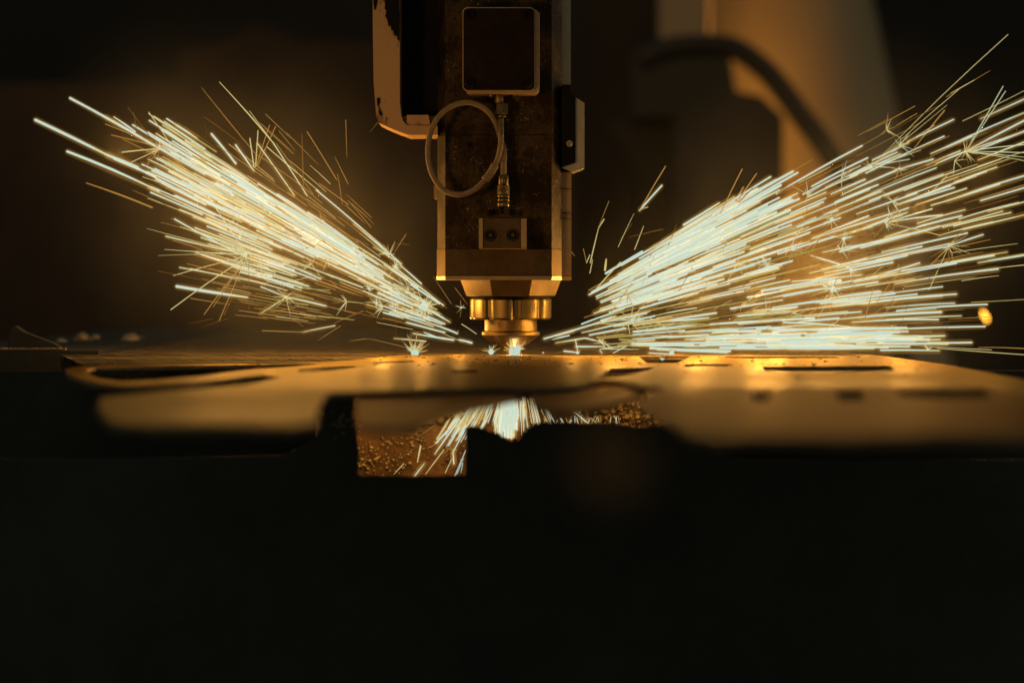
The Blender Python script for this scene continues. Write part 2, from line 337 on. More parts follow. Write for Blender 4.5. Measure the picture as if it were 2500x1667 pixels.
h7 = [(1350,869),(1545,868.2),(1545,869.6),(1350,870)]
h8 = [(640,874),(640,874)]
rd = lambda L_: [G(x,y) for x,y in L_]
ST_ = sheet('steel_sheet', rd(out), [rd(h) for h in (slot,h1,h2,h3,h4,h5,h6,h7,h9,h11)], .0026, 'sheet')
tag(ST_, 'bright steel sheet under the nozzle, pierced by cut slots and openings', 'metal sheet')

def offcut(pts, hl, z, label):
    o = sheet('steel_offcut', [G(x,y,z) for x,y in pts], [[G(x,y,z) for x,y in h] for h in hl], .0025, 'offcut', z)
    tag(o, label, 'metal offcut'); return o
offcut([(1600,952),(1660,946),(1760,944),(1900,946),(2000,943),(2150,944),(2250,942),(2400,943),(2560,985),(2800,1080),(2500,1062),(2300,1058),(2100,1066),(1900,1062),(1760,1066),(1690,1058),(1640,1020),(1560,985)],
       [[(1835,956),(1882,955),(1880,976),(1838,977)],[(2040,955),(2105,953),(2112,974),(2046,976)],[(2185,952),(2400,951),(2450,968),(2300,972),(2200,966)]], .0026, 'rusty brown offcut lying over the near edge of the sheet at the right')
offcut([(872,958),(1100,956),(1290,953),(1296,960),(1180,985),(1090,1003),(1030,1030),(985,1048),(900,1046),(874,1030)], [], -.003, 'small blurred offcut sloping away left of the jet beneath the sheet')
offcut([(1300,955),(1500,948),(1575,950),(1530,972),(1480,985),(1400,1000),(1330,998),(1296,974)], [], -.003, 'small blurred offcut right of the jet beneath the sheet')
bm = bmesh.new()
for i in range(260):
    x = random.uniform(560, 2250) if i % 3 else random.gauss(1230, 160); y = 868 + abs(random.gauss(0, 22))
    if y > 938: continue
    g = G(x, y); rr = random.choice((.0003,.0004,.0005,.0007,.0011))
    q = bmesh.ops.create_icosphere(bm, subdivisions=1, radius=rr)
    for v in q['verts']: v.co = Vector((v.co.x*ru_(.8,1.8), v.co.y, v.co.z*.6)) + Vector((g.x, g.y, .0001))
o = fin('spatter', bm, M['cut'], ST_, smooth=True); o['kind'] = 'stuff'; o.matrix_parent_inverse = ST_.matrix_world.inverted(); o.matrix_parent_inverse = Matrix.Translation((0,0,-ST_.location.z))
# ================================================================== CUTTING BED: slats
BED = empty('cutting_bed', (0,0,-.09))
tag(BED, 'cutting bed of parallel toothed slats carrying the steel sheet', 'cutting bed')
XL, XR = -.300, .240
def toothed(x0, x1, zt, zb, th, pitch, depth, m, jitter=.0):
    n = int((x1-x0)/pitch); vs=[]; fs=[]
    top=[]
    for i in range(n+1):
        x = x0 + (x1-x0)*i/n
        top.append((x, zt - (depth if i%2 else 0) - random.random()*jitter))
    for x,z in top: vs += [(x,-th/2,z),(x,th/2,z),(x,-th/2,zb),(x,th/2,zb)]
    for i in range(n):
        a=4*i; b=a+4
        fs += [(a,b,b+1,a+1),(a,a+2,b+2,b),(a+1,b+1,b+3,a+3)]
    fs += [(0,1,3,2),(4*n,4*n+2,4*n+3,4*n+1)]
    me = bpy.data.meshes.new('slat'); me.from_pydata(vs,[],fs); me.update(); me.materials.append(M[m]); me.materials.append(M['soot'])  # soot material reused as the dark side colour that imitates shade
    for i, p in enumerate(me.polygons): p.material_index = 0 if (i % 3 == 0 and i < 3*n) else 1  # sides coloured darker to imitate shade in the gaps between bright tops
    return me
meshes = [toothed(XL, XR, -.0003, -.016, .009, .006, .0001, 'slat', .00015) for _ in range(3)]
dyof = lambda y: D*166/(y-H) - D
for y, xe in ((886,706),(882,800),(878.5,850),(875,888),(872,917),(869.3,935),(866.3,962)):
    dy = dyof(y); x0 = px(150+ (y-866)*2.2, dy)
    o = bpy.data.objects.new('slat', toothed(x0, px(xe,dy), -.0003, -.014, .007, .006, .0001, 'slat', .00015)); C.objects.link(o); o.parent = BED; o.location = (0, dy, .09)
for i in range(33):
    y = .036 + .03*i
    o = bpy.data.objects.new('slat', meshes[i % 3]); C.objects.link(o); o.parent = BED; o.location = (random.uniform(-.004,.004), y, .09)
# side rails of the bed
fin('side_rail', prism_xy([(XL-.012,.03),(XL-.002,.03),(XL-.002,1.02),(XL-.012,1.02)], -.02, -.006), M['slat'], BED).location = (0,0,.09)
fin('side_rail', prism_xy([(XR+.003,.03),(XR+.012,.03),(XR+.012,1.02),(XR+.003,1.02)], -.02, -.006), M['slat'], BED).location = (0,0,.09)
# lit inner slat below the sheet with spatter beads
def lumpy(pts, amp):
    o=[]
    for (x0,y0),(x1,y1) in zip(pts, pts[1:]):
        n=max(1,int(math.hypot(x1-x0,y1-y0)/7))
        for k in range(n):
            t=k/n; o.append((x0+(x1-x0)*t+random.uniform(-amp,amp), y0+(y1-y0)*t+random.uniform(-amp,amp)))
    o.append(pts[-1]); return o
LS = fin('inner_slat', boxpx(800, 905, 1700, 1300, .045, .048), M['slat_lit'], BED); LS.location=(0,0,.09)
ru_ = random.uniform
def lump(bm, c, r, sub=1, sq=.8):
    v0 = len(bm.verts)
    g = bmesh.ops.create_icosphere(bm, subdivisions=sub, radius=r)
    for v in g['verts']:
        v.co = Vector((v.co.x, v.co.y*sq, v.co.z*sq)) * (1 + random.uniform(-.18,.18)) + c
bm = bmesh.new()
cl = [(random.uniform(875,1130), random.uniform(1040,1150)) for _ in range(14)] + [(890,1130),(880,1110),(940,1085),(1090,1120)]
for i in range(200):
    cx_, cy_ = random.choice(cl)
    lump(bm, P(random.gauss(cx_,16), random.gauss(cy_,14), .0440), random.choice((.0004,.0005,.0006,.0008,.0008,.0011,.0015))*ru_(.8,1.2))
o = fin('spatter_beads', bm, M['bright_slag'], LS, smooth=True); o['kind']='stuff'
# dark front slat: silhouette towards the camera
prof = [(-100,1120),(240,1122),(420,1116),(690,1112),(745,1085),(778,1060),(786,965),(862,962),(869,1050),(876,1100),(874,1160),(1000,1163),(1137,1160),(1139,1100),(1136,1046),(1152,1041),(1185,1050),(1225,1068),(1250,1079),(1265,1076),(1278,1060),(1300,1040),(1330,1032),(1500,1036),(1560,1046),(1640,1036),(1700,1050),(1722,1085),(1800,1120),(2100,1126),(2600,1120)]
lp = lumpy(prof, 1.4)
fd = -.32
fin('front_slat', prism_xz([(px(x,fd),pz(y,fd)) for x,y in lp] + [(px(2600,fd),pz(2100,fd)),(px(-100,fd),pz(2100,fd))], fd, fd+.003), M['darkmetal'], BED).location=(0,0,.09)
bm = bmesh.new()
for (x,y) in lp:
    if 770<x<860 or 1140<x<1700:
        if random.random()<.7: lump(bm, P(x, y+random.uniform(-2,3), fd+.001), random.uniform(.0006,.0017))
for i in range(26): lump(bm, P(random.gauss(835,14), random.gauss(1030,16), fd-.0005), random.uniform(.0006,.0016))
o = fin('slag_beads', bm, M['slag'], BED, smooth=True); o.location=(0,0,.09); o['kind']='stuff'
# slag crust on a tooth behind the right opening
bm = bmesh.new()
for i in range(460):
    x = random.uniform(1420,1720); top = 952 + 14*math.sin(x*.03)+ (x<1500)*(1500-x)*.5
    y = random.uniform(top, 1045); lump(bm, P(x,y,.012+random.uniform(-.006,.006)), random.uniform(.0008,.0026), 1)
o = tag(fin('slag_crust', bm, M['slag'], BED, smooth=True), kind='stuff'); o.location=(0,0,.09)
bm = bmesh.new()
for i in range(90):
    x = random.uniform(1010,1130); y = random.gauss(1000-(x-1070)*.3,16); lump(bm, P(x,y,.035+random.uniform(-.004,.004)), random.uniform(.001,.0036))
o = tag(fin('slag_crust', bm, M['slag'], BED, smooth=True), kind='stuff'); o.location=(0,0,.09)
# front machine frame
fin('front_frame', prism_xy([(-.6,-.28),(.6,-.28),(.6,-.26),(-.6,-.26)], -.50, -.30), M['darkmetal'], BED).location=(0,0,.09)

# offcuts and scrap at the left end of the bed
SH = 'scrap left on the far left end of the bed'
def scrap(pts, dy, th, label, m='slat'):
    o = fin('offcut', prism_xz([(px(x,dy),pz(y,dy)) for x,y in pts], dy, dy+th), M[m], None, .0004); tag(o, label, 'offcut', SH); return o
scrap([(18,845),(28,800),(36,796),(60,812),(130,838),(150,852),(20,852)], .02, .012, 'dark wedge shaped offcut with a rounded bright tip, far left', 'darkmetal')
def ribbed(x0,x1,y,h,dy,label):
    bm = bmesh.new(); n=int((x1-x0)/3.2)
    for i in range(n):
        x=x0+(x1-x0)*i/n; b = boxpx(x, y-h+random.uniform(-1,1), x+2.0, y+h*.4, dy, dy+.006)
        me=bpy.data.meshes.new('t'); b.to_mesh(me); b.free(); bm.from_mesh(me); bpy.data.meshes.remove(me)
    o = fin('ribbed_strip', bm, M['boxrim'], None); tag(o, label, 'metal strip', SH)
ribbed(0,160,853,3,.0,'thin ribbed strip lying lowest at the far left edge')
ribbed(118,165,846,4,.22,'short ribbed strip beside the dark wedge')
ribbed(172,215,843,4,.26,'short ribbed strip in the middle of the scrap')
ribbed(222,268,840,5,.36,'blurred ribbed strip nearest the slats')
for (x,y,dy,r,lab) in [(202,824,.35,.0055,'round pale slag lump standing tallest in the scrap'),(232,828,.4,.005,'round slag lump right of the tallest one'),(150,838,.3,.005,'low slag lump above the short ribbed strip'),(318,832,.35,.008,'broad slag lump at the slat ends'),(350,836,.45,.007,'slag lump farthest along the slats')]:
    bm = bmesh.new(); lump(bm, Vector((0,0,0)), r, 2, .8)
    for _ in range(5): lump(bm, Vector((random.uniform(-r,r)*1.6, random.uniform(-r,r), -r*.6)), r*.7, 1)
    o = fin('slag_lump', bm, M['boxrim'], None, smooth=True); o.location = P(x,y,dy); tag(o, lab, 'slag lump', SH)
fin('shade_backing', boxpx(-200, 905, 772, 1200, -.165, -.16), M['darkmetal'], BED).location=(0,0,.09)  # dark plates added to stand in for the shade below the bed
fin('shade_backing', boxpx(1735, 905, 2800, 1200, -.165, -.16), M['darkmetal'], BED).location=(0,0,.09)
fin('far_tray', boxpx(-200, 856, 240, 900, .02, .9), M['darkmetal'], BED).location=(0,0,.09)

# ================================================================== BACKGROUND (far out of focus)
def at(x,y,dy): return (px(x,dy), pz(y,dy))
def bgo(name, pts, dy, th, m, label, cat, bevel=.045):
    o = fin(name, prism_xz([at(x,y,dy) for x,y in pts], dy, dy+th), M[m], None, bevel); tag(o, label, cat); return o
o = fin('floor', prism_xy([(-6,-1.2),(6,-1.2),(6,8),(-6,8)], -.86, -.85), M['darkmetal']); o['kind']='structure'
o = fin('back_wall', prism_xz([(-6,-.85),(6,-.85),(6,4),(-6,4)], 6.4, 6.5), M['wall']); o['kind']='structure'
bgo('machine_cover', [(-300,230),(0,205),(300,200),(435,190),(440,118),(520,112),(570,92),(625,58),(680,78),(735,108),(800,98),(880,104),(1040,110),(1400,300),(1400,1200),(-300,1200)], 4.6, .1, 'curtain', 'dark brown ragged topped cover behind the left sparks', 'machine cover')
# tapering duct on the right
def cone_between(a, b, ra, rb, n=40, k=12):
    bm = bmesh.new(); pts=[a.lerp(b,i/k) for i in range(k+1)]; tube(bm, pts, [ra+(rb-ra)*i/k for i in range(k+1)], n); return bm
dd = 5.4
a = Vector((px(1840,dd), dd, pz(-300,dd))); b = Vector((px(2260,dd), dd, pz(1480,dd)))
tag(fin('exhaust_duct', cone_between(a,b,.26,.22), M['duct'], None, smooth=True), 'broad orange lit duct leaning behind the right sparks', 'duct')
bgo('orange_panel', [(1612,-200),(1740,-200),(1735,120),(1700,132),(1612,128)], 4.9, .12, 'duct', 'small orange lit panel at the top beside the leaning duct', 'panel')
bgo('dark_cabinet', [(1645,300),(1700,262),(1790,222),(1860,235),(1912,285),(1915,1100),(1645,1100)], 4.5, .3, 'hose', 'dark upright cabinet under the black hose', 'cabinet')
bgo('grey_post', [(1480,300),(1640,300),(1636,1000),(1560,1000),(1560,430)], 4.8, .1, 'beam', 'dim grey green post left of the dark cabinet', 'post')
bgo('motor_housing', [(1540,130),(1780,128),(1800,240),(1790,285),(1545,285)], 4.7, .2, 'beam', 'dim blurred motor housing enclosed by the black hose', 'motor')
hp = [P(x,y,4.3) for x,y in [(1560,150),(1620,122),(1700,112),(1790,118),(1860,165),(1910,220),(1950,275),(2000,340),(2050,420),(2100,500),(2150,600),(2190,720),(2200,900),(2190,1200)]]
bm = bmesh.new(); tube(bm, smooth_path(hp,6), .028, 16); tag(fin('black_hose', bm, M['hose'], None, smooth=True), 'thick black hose arching in front of the orange duct', 'hose')

# ================================================================== SPARKS
OL, OR_ = (1235,850), (1190,850)
def depth_of(x, y, k):
    return k * abs(x-1240) / 1000.0
TR = []     # (points px, width px, colour)
def T(*a): TR.append(a)
raw = """86 293 278 387 7 0;278 387 379 432 6.5 0;262 379 337 409 6 0;380 434 483 487 4 0;171 240 388 362 6 0;257 285 388 362 5 0;278 286 330 322 4 0;388 362 500 426 4.5 0
164 370 388 467 6 0;211 447 372 507 4 2;257 303 335 335 2 2;272 330 366 353 2 2;299 340 440 413 2 2;298 372 388 364 3 1;321 396 388 366 2 1;355 407 388 366 1.5 2;384 400 388 366 1.5 2
402 297 500 364 4 0;363 278 500 375 2.5 1;363 274 431 375 2 1;404 315 520 392 2.5 4;405 323 500 387 4 0;384 340 500 411 4 0;312 262 388 364 1.5 3;326 275 333 315 1.5 3;394 404 500 462 4 0;348 432 500 480 1.5 1;324 465 413 505 1.2 2;424 477 500 510 3 0
536 201 667 349 3 1;492 214 623 375 1.6 2;623 375 766 476 1.5 2;609 271 667 349 2 1;667 349 750 478 2.5 0;516 327 576 400 5 0;575 354 620 418 4 0;610 338 620 409 3 1;630 319 624 407 2.5 1;658 306 625 407 2 2;673 309 628 407 2 2;629 351 719 478 2.5 0;652 359 779 467 2.5 1;675 351 766 476 1.2 2
681 320 720 368 1.2 2;750 322 822 439 2 2;737 329 741 460 3 3;844 293 847 385 1.3 2;818 384 850 450 1.6 2;824 425 836 500 1.2 2;779 448 851 500 1.8 2;772 464 980 645 3 0;558 352 668 438 2.5 2;500 300 505 330 1 3
426 478 603 559 3.5 0;504 531 687 606 4 0;426 535 573 615 3.5 0;476 556 630 615 3 0;405 577 600 622 3 0;402 609 600 622 2 0;386 624 595 621 1.2 1;513 621 716 674 3 0;611 625 718 660 5 0;667 633 783 681 4 0;640 608 886 702 3.2 0;438 653 649 693 2.5 0;431 699 604 726 7 0
417 756 595 633 2.5 1;423 673 591 629 1.8 1;498 768 598 637 1.8 2;520 750 598 637 1.8 2;535 783 598 637 1.8 2;607 640 608 756 1.2 3;598 615 504 473 2 0;637 700 698 725 3 0;698 725 796 747 3 0;635 766 698 726 2.5 0;622 723 752 745 3 4;620 752 725 765 1.8 2;583 758 675 770 1.5 2;777 772 865 781 3 4
457 790 520 778 1 3;488 800 555 778 1 3;696 692 758 675 1.6 1;564 736 662 749 1 3;707 691 808 716 3.2 4;716 716 765 730 3.2 4;457 644 595 678 1.5 2;727 703 805 709 1.2 1;763 716 834 730 1.2 2;360 484 510 542 1.6 1;392 543 470 565 1.2 2;401 484 506 532 1.4 1;359 558 600 620 1.4 1
875 680 945 714 3.5 0;886 710 997 757 3 0;951 763 1058 797 4 0;992 787 1086 812 4 0;1044 787 1117 814 4 0;1009 814 1108 830 4.5 0;1035 811 1068 824 4 0;1121 829 1152 837 5 0;962 826 1040 833 3 0;977 647 1029 693 3.5 0;960 650 1083 746 3.5 0;1053 761 1098 786 4 0;1044 772 1086 791 4 0
1058 675 1102 742 1 2;1110 702 1141 743 1 2;1127 791 1163 815 2 1;737 811 818 795 2.5 0;640 807 751 811 2 2;777 830 832 795 1.2 2;854 833 894 827 1.2 2;894 825 1000 850 1.2 2;1111 628 1106 679 1 2;967 745 967 824 1 3;912 603 980 645 3 0;863 547 948 620 3 0;843 500 891 545 1.5 2;850 490 906 555 1.2 2;858 727 838 754 1 3;903 323 940 280 1.5 3;1081 814 1130 835 1.4 1
1561 514 1616 453 4 0;1561 514 1625 406 2.5 2;1563 511 1582 506 2 1;1441 642 1461 558 2.6 1;1461 558 1475 535 2.6 1;1461 555 1487 491 1.2 2;1480 633 1477 660 5.5 1;1515 640 1456 705 3 1;1432 642 1424 607 1.2 2;1432 642 1440 622 2 1;1440 667 1447 633 2 1;1580 610 1609 593 4.5 4;1586 627 1599 604 2.5 2;1599 604 1646 575 2.5 2;1486 690 1585 628 4.5 0;1354 564 1403 625 1 2;1587 640 1647 609 4.5 0
1697 565 1816 496 5 0;1758 522 1812 413 3 2;1793 501 1847 424 3 2;1786 508 1815 457 4 2;1803 494 1838 460 3.5 2
1328 827 1464 787 4 0;1358 820 1400 808 3 0;1349 829 1390 819 3.5 0;1420 791 1524 754 4 0;1421 812 1599 771 4 0;1439 818 1528 801 4 0;1357 837 1428 825 3.5 0;1428 825 1453 831 3.5 0;1453 831 1470 834 3 0;1470 834 1496 852 2.6 0;1406 846 1477 846 4 0;1377 857 1411 861 4 0;1405 830 1411 861 2.5 0;1467 783 1503 772 5 0;1532 787 1538 814 2.5 1
1554 812 1672 786 2 0;1658 812 1756 804 3 0;1749 809 1858 810 6 0;1633 825 1804 818 6 0;1596 820 1668 820 2.5 0;1518 834 1599 830 3 0;1542 839 1642 838 3.5 0;1607 843 1724 847 5 0;1587 850 1783 857 6 0;1605 854 1775 860 6 0;1585 862 1646 864 3 0;1746 841 1800 815 2.5 0;1583 774 1628 802 2.5 1;1628 802 1639 817 2 1
1650 791 1728 792 5 4;1759 799 1815 799 5 4;1467 790 1512 791 5 4;1512 828 1554 831 5 4;1734 792 1880 781 5 0;1614 785 1730 777 5 0;1464 854 1470 862 2.5 0;1470 851 1529 845 2.5 0;1497 862 1529 845 2.5 0;1465 852 1560 853 2 0;1450 765 1520 740 4 0;1457 729 1590 668 4.5 0
1895 473 2105 356 4 0;2107 354 2190 306 1 2;2190 306 2239 277 1.6 2;1960 475 2101 405 4 0;2074 431 2127 405 3 0;2114 423 2305 333 3.5 0;2127 407 2461 85 1.6 1;2134 402 2341 219 1.3 1;2310 237 2417 173 1.3 2;2134 402 2312 257 1.3 1;2134 402 2281 306 1.5 1;2232 362 2306 270 3 2;2127 407 2221 389 2 0;2127 407 2185 410 2 0;2127 407 2248 367 2 0
2055 476 2196 413 4.5 0;2196 413 2278 389 4 0;2125 470 2286 402 1.6 1;2067 500 2286 410 3 0;2286 400 2357 370 3.5 0;2357 371 2449 211 2 0;2361 367 2455 223 1.8 0;2357 370 2520 285 4 0;2357 370 2520 315 3 0;2357 370 2520 352 2 0;2357 370 2520 374 1.8 0;2357 370 2520 386 1.8 0;2357 370 2520 396 1.8 1;2312 359 2520 268 3.5 0;2350 296 2520 212 1.5 1;2388 391 2520 340 3.5 0;2386 407 2520 365 1.5 1;2207 466 2386 401 2 0
2312 491 2520 424 4 0;2394 490 2520 453 3.5 0;2353 497 2520 445 1.5 2;2190 500 2330 458 4 0;2237 500 2360 460 3.5 0;2237 480 2384 431 1.5 1;2272 471 2312 430 2 1;2153 615 2362 569 4 0;2161 579 2348 527 4.5 0;2150 590 2217 572 4.5 0;2167 543 2276 510 3.5 0;2167 543 2301 525 3.5 0;2167 546 2296 575 2 1;2328 552 2468 519 3 0;2351 560 2520 520 3.5 0;2202 624 2319 601 3 0;2316 601 2400 573 3.5 0
2325 617 2484 595 1.5 1;2202 661 2427 624 4 0;2186 693 2437 657 4 0;2380 661 2520 645 1.8 1;2100 741 2335 718 4 0;2371 738 2520 730 2 4;2189 759 2410 743 4 0;2100 775 2298 761 4 0;2163 780 2347 771 2.5 0;2080 787 2291 780 4 0;2161 804 2405 797 4 0;2060 823 2242 823 4.5 0;2100 834 2295 829 3.5 0;2205 841 2421 854 1.5 1;2288 850 2520 867 1.8 1;2388 848 2520 852 2 2;2090 840 2314 840 3.5 0;2150 855 2293 856 4 0;2163 751 2331 740 3 0
1800 772 1929 760 5 0;1804 791 1988 777 6 0;2050 779 2298 762 5 0;1848 802 2086 805 6 0;1849 819 1970 817 5 0;1887 810 2139 801 6 0;1850 831 2112 833 8 0;1967 817 2242 823 7 0;1800 842 2220 846 8 0;1912 787 2088 799 4 0;2033 740 2239 718 4 0;2109 742 2300 722 4 0;1928 760 2112 740 4 1;1839 758 1947 749 4 0;1860 710 2037 679 6 0;1907 709 2052 685 8 0
2014 666 2213 624 4.5 0;2043 654 2215 623 4 0;1934 687 2103 671 3 0;2117 679 2245 642 4 0;2009 616 2150 590 4 0;2109 559 2215 519 4 0;1985 581 2121 527 4 0;1947 554 2045 513 4 0;1980 624 2050 645 4 0;2050 645 2080 655 2.5 0;2195 720 2100 790 1.5 2;2268 708 2316 602 1.8 1"""
for line in raw.split('\n'):
    for it in line.split(';'):
        v = it.split()
        if len(v) == 6:
            x1,y1,x2,y2,wd,c = map(float, v); k = random.uniform(-.06,.05)
            TR.append(([(x1,y1),(x2,y2)], wd, int(c), k))
NTR = len(TR)
def ray(side, s, xa, ln, wd, c, k=None):
    ox, oy = OL if side < 0 else OR_
    x1 = xa; y1 = oy - s*abs(xa-ox); dx = ln/math.sqrt(1+s*s)
    x2 = xa + side*dx; s2 = s*random.uniform(.94,1.03); y2 = y1 - s2*dx
    if y2 > 863 or y1 > 863: return
    TR.append(([(x1,y1),(x2,y2)], wd, c, random.uniform(-.06,.05) if k is None else k))
rg = random.gauss; ru = random.uniform
def cc(): return 0 if random.random() < .86 else (1 if random.random() < .5 else 4)
# left plume
for i in range(100): ray(-1, rg(.555,.06), ru(520,1010), ru(60,200), ru(2.4,4.6), cc())
for i in range(60):  ray(-1, rg(.60,.035), ru(620,960), ru(90,200), ru(3,5), 0)
for i in range(32):  ray(-1, rg(.50,.035), ru(480,900), ru(90,180), ru(3,4.6), 0)
for i in range(40):  ray(-1, ru(.46,.68), ru(420,620), ru(50,130), ru(2.4,4.4), cc())
for i in range(45):  ray(-1, ru(.26,.45), ru(560,820), ru(60,150), ru(2,3.6), cc())
for i in range(30):  ray(-1, ru(.12,.3), ru(560,830), ru(50,130), ru(1,1.8), random.choice((1,2,2,4)))
for i in range(90):  ray(-1, ru(.2,.8), ru(480,1050), ru(50,140), ru(1,1.6), random.choice((1,2,2,3)))
for i in range(22):  ray(-1, ru(.7,.98), ru(700,960), ru(50,120), ru(1,1.6), random.choice((1,2,2)))
for i in range(30):  ray(-1, rg(.46,.09), ru(960,1085), ru(50,110), ru(3,4.4), 0)
# right plume
for i in range(72): ray(1, rg(.53,.05) if random.random()<.6 else ru(.3,.55), ru(1430,1760), ru(90,220), ru(3.5,6), 0)
for i in range(50):  ray(1, ru(.46,.605), ru(1560,1800), ru(110,200), ru(4,6.5), 0)
for i in range(58):  ray(1, ru(.22,.47), ru(1450,1850), ru(80,200), ru(3.2,5.6), cc())
for i in range(52):  ray(1, ru(.12,.5), ru(1750,2150), ru(90,200), ru(3,4.8), cc())
for i in range(26):  ray(1, ru(.15,.5), ru(2100,2420), ru(80,180), ru(2.4,4), cc())
for i in range(28):  ray(1, ru(.03,.2), ru(1480,2050), ru(80,190), ru(3,6), cc())
for i in range(46):  ray(1, ru(-.004,.05), rg(1930,110), ru(80,230), ru(4,8), 0)
for i in range(12):  ray(1, ru(-.002,.03), ru(1500,1760), ru(90,160), ru(3.5,6), 0)
for i in range(14):  ray(1, ru(.0,.14), ru(1450,1950), ru(50,100), ru(5,7), 4)
for i in range(150): ray(1, ru(.03,.6), ru(1400,2350), ru(60,190), ru(1,1.8), random.choice((1,2,2,3)))
for i in range(70):                                   # stray thin sparks crossing the plume
    x=ru(1480,2300); y=ru(560,840); a=R(ru(-75,80)); l=ru(30,100); TR.append(([(x,y),(x+l*math.cos(a),max(y-abs(l*math.sin(a)),60))], ru(1,2.2), random.choice((1,2,2,3)), ru(-.05,.04)))
for i in range(26):
    x=ru(480,1050); y=ru(560,790); a=R(ru(-60,70)); l=ru(25,80); TR.append(([(x,y),(x+l*math.cos(a),y-l*math.sin(a))], ru(.9,1.4), random.choice((2,2,3)), ru(-.05,.04)))
# under the sheet
UN = []
def U(x1,y1,x2,y2,wd,c): UN.append(([(x1,y1),(x2,y2)], wd, c))
for l in "1065 1081 1120 1019 4 0;1062 1107 1122 1022 4 0;1108 1132 1106 1103 3 0;1012 1162 1036 1131 2.5 0;962 1157 986 1131 2 1;1039 1157 1084 1097 2.5 1;1019 1128 1027 1088 4 1;1087 1154 1103 1120 2 1;1110 1162 1137 1099 2 0;1023 1065 1059 1039 1.2 2;1125 1079 1145 1045 2 0;1106 1103 1140 1040 2.6 0;1095 1087 1132 1030 3.5 0;1130 1010 1160 995 2 0;1160 995 1180 975 2.6 0;1078 1110 1110 1085 1.5 2;1398 1001 1434 1032 3 0;1443 1021 1477 1049 2 1;1621 974 1629 948 2.5 0;1404 995 1416 1008 1.5 1;1416 1008 1419 990 1.5 1;990 1110 1020 1088 2 3;1046 1093 1080 1075 1.6 2;1115 1158 1132 1118 1.6 0;1125 1155 1130 1130 1.6 0;1085 1033 1118 1002 2 2".split(';'):
    U(*map(float,l.split()[:5]), int(l.split()[5]))
for i in range(150):
    x = rg(1243,12); U(x, ru(962,1000), x+(x-1255)*.25, ru(1010,1072), ru(2,5), 0)
for i in range(95):
    x = ru(1150,1330); y=ru(963,1000); l=ru(25,70); d_=(x-1262)*.42/60; U(x,y,x+l*d_*.9,min(y+l,1060-abs(x-1240)*.2),ru(1.2,3), random.choice((0,0,1,1,2)))
for i in range(40):
    x = ru(1095,1200); y=1000+ (1200-x)*.25+ru(-20,25); l=ru(30,65); U(x,y,x-l*.5,y+l*.8,ru(1.5,3.4), random.choice((0,0,1)))
for i in range(34):
    x = ru(1290,1520); l=ru(8,20); a=ru(-.6,.6); U(x,1034,x-l*a,1034-l,ru(1,2), random.choice((0,1,2)))

def c0w(c): return c
def streak_mesh(bm, pts, wd, c, tailmat=1):
    p = [Vector(q) for q in pts]
    a, b = p[0], p[-1]; n = 4; q = []
    side = Vector((0,0,1)); bow = (b-a).length * random.uniform(-.006,.014)
    for i in range(n+1):
        t=i/n; q.append(a.lerp(b,t) + side*bow*math.sin(math.pi*t))
    e = (b-a).normalized()*wd*S*.35
    q = [q[0]-e] + q + [q[-1]+e]
    r = wd*S/2; tail = random.random()
    rad = [r*.45, r*.92] + [r*ru(.88,1.06) for _ in range(n-1)] + [r*.9, r*.4]
    if tail < .45: rad = [v*f for v, f in zip(rad, (.45,.55,.75,.95,1,1,1))]
    elif tail < .7: rad = [v*f for v, f in zip(rad, (1,1,1,.95,.8,.6,.45))]
    nf = len(bm.faces); tube(bm, q, rad, 6, c); bm.faces.ensure_lookup_table()
    if c == c0w(c) and tail < .7:
        k = 6
        fs = bm.faces[nf:nf+2*k] if tail < .45 else bm.faces[nf+4*k:nf+6*k]
        for f in fs: f.material_index = tailmat
items = []
for (pp, wd, c, k) in TR:
    (x1,y1),(x2,y2) = pp
    d1, d2 = depth_of(x1,y1,k), depth_of(x2,y2,k)
    if max(y1,y2) > 838: d1 = -abs(d1)*.5; d2 = -abs(d2)*.5
    if c == 0 and wd < (2.8 if random.random() < .6 else 3.7): c = 5
    items.append(([P(x1,y1,d1), P(x2,y2,d2)], wd, c, 'L' if x1 < 1247 else 'R'))
for (pp, wd, c) in UN:
    (x1,y1),(x2,y2) = pp; k = ru(-.02,.025)
    items.append(([P(x1,y1,k*.4), P(x2,y2,k)], wd, c, 'U'))
def size(it): return (it[0][1]-it[0][0]).length*it[1]
order = sorted(items, key=size, reverse=True)
big, rest = order[:290], order[290:]
CN = ['white','pale yellow','amber','dull orange','olive','cream']
lab = {}
SPECIAL = {}
for x_, y_, t_ in [(182,340,'thickest long spark, farthest left of all'),(279,301,'topmost of the three long thick sparks leading the left plume'),(276,418,'lowest of the three long thick sparks leading the left plume'),(291,477,'lone dull amber spark below the left leaders'),(517,712,'thick level white spark standing alone under the left plume'),(546,363,'short stout spark sticking up steeply from the left plume'),(1588,483,'bright short spark floating alone between nozzle and right plume'),(1478,646,'stubby upright spark just right of the cutting head'),(2000,414,'highest long spark on the top edge of the right plume')]:
    for i_ in (-1,0,1):
        for j_ in (-1,0,1): SPECIAL.setdefault((round(x_/12)+i_, round(y_/12)+j_), None); 
    SPECIAL[(round(x_/12), round(y_/12))] = t_
SPECIAL = {k: v for k, v in SPECIAL.items() if v}
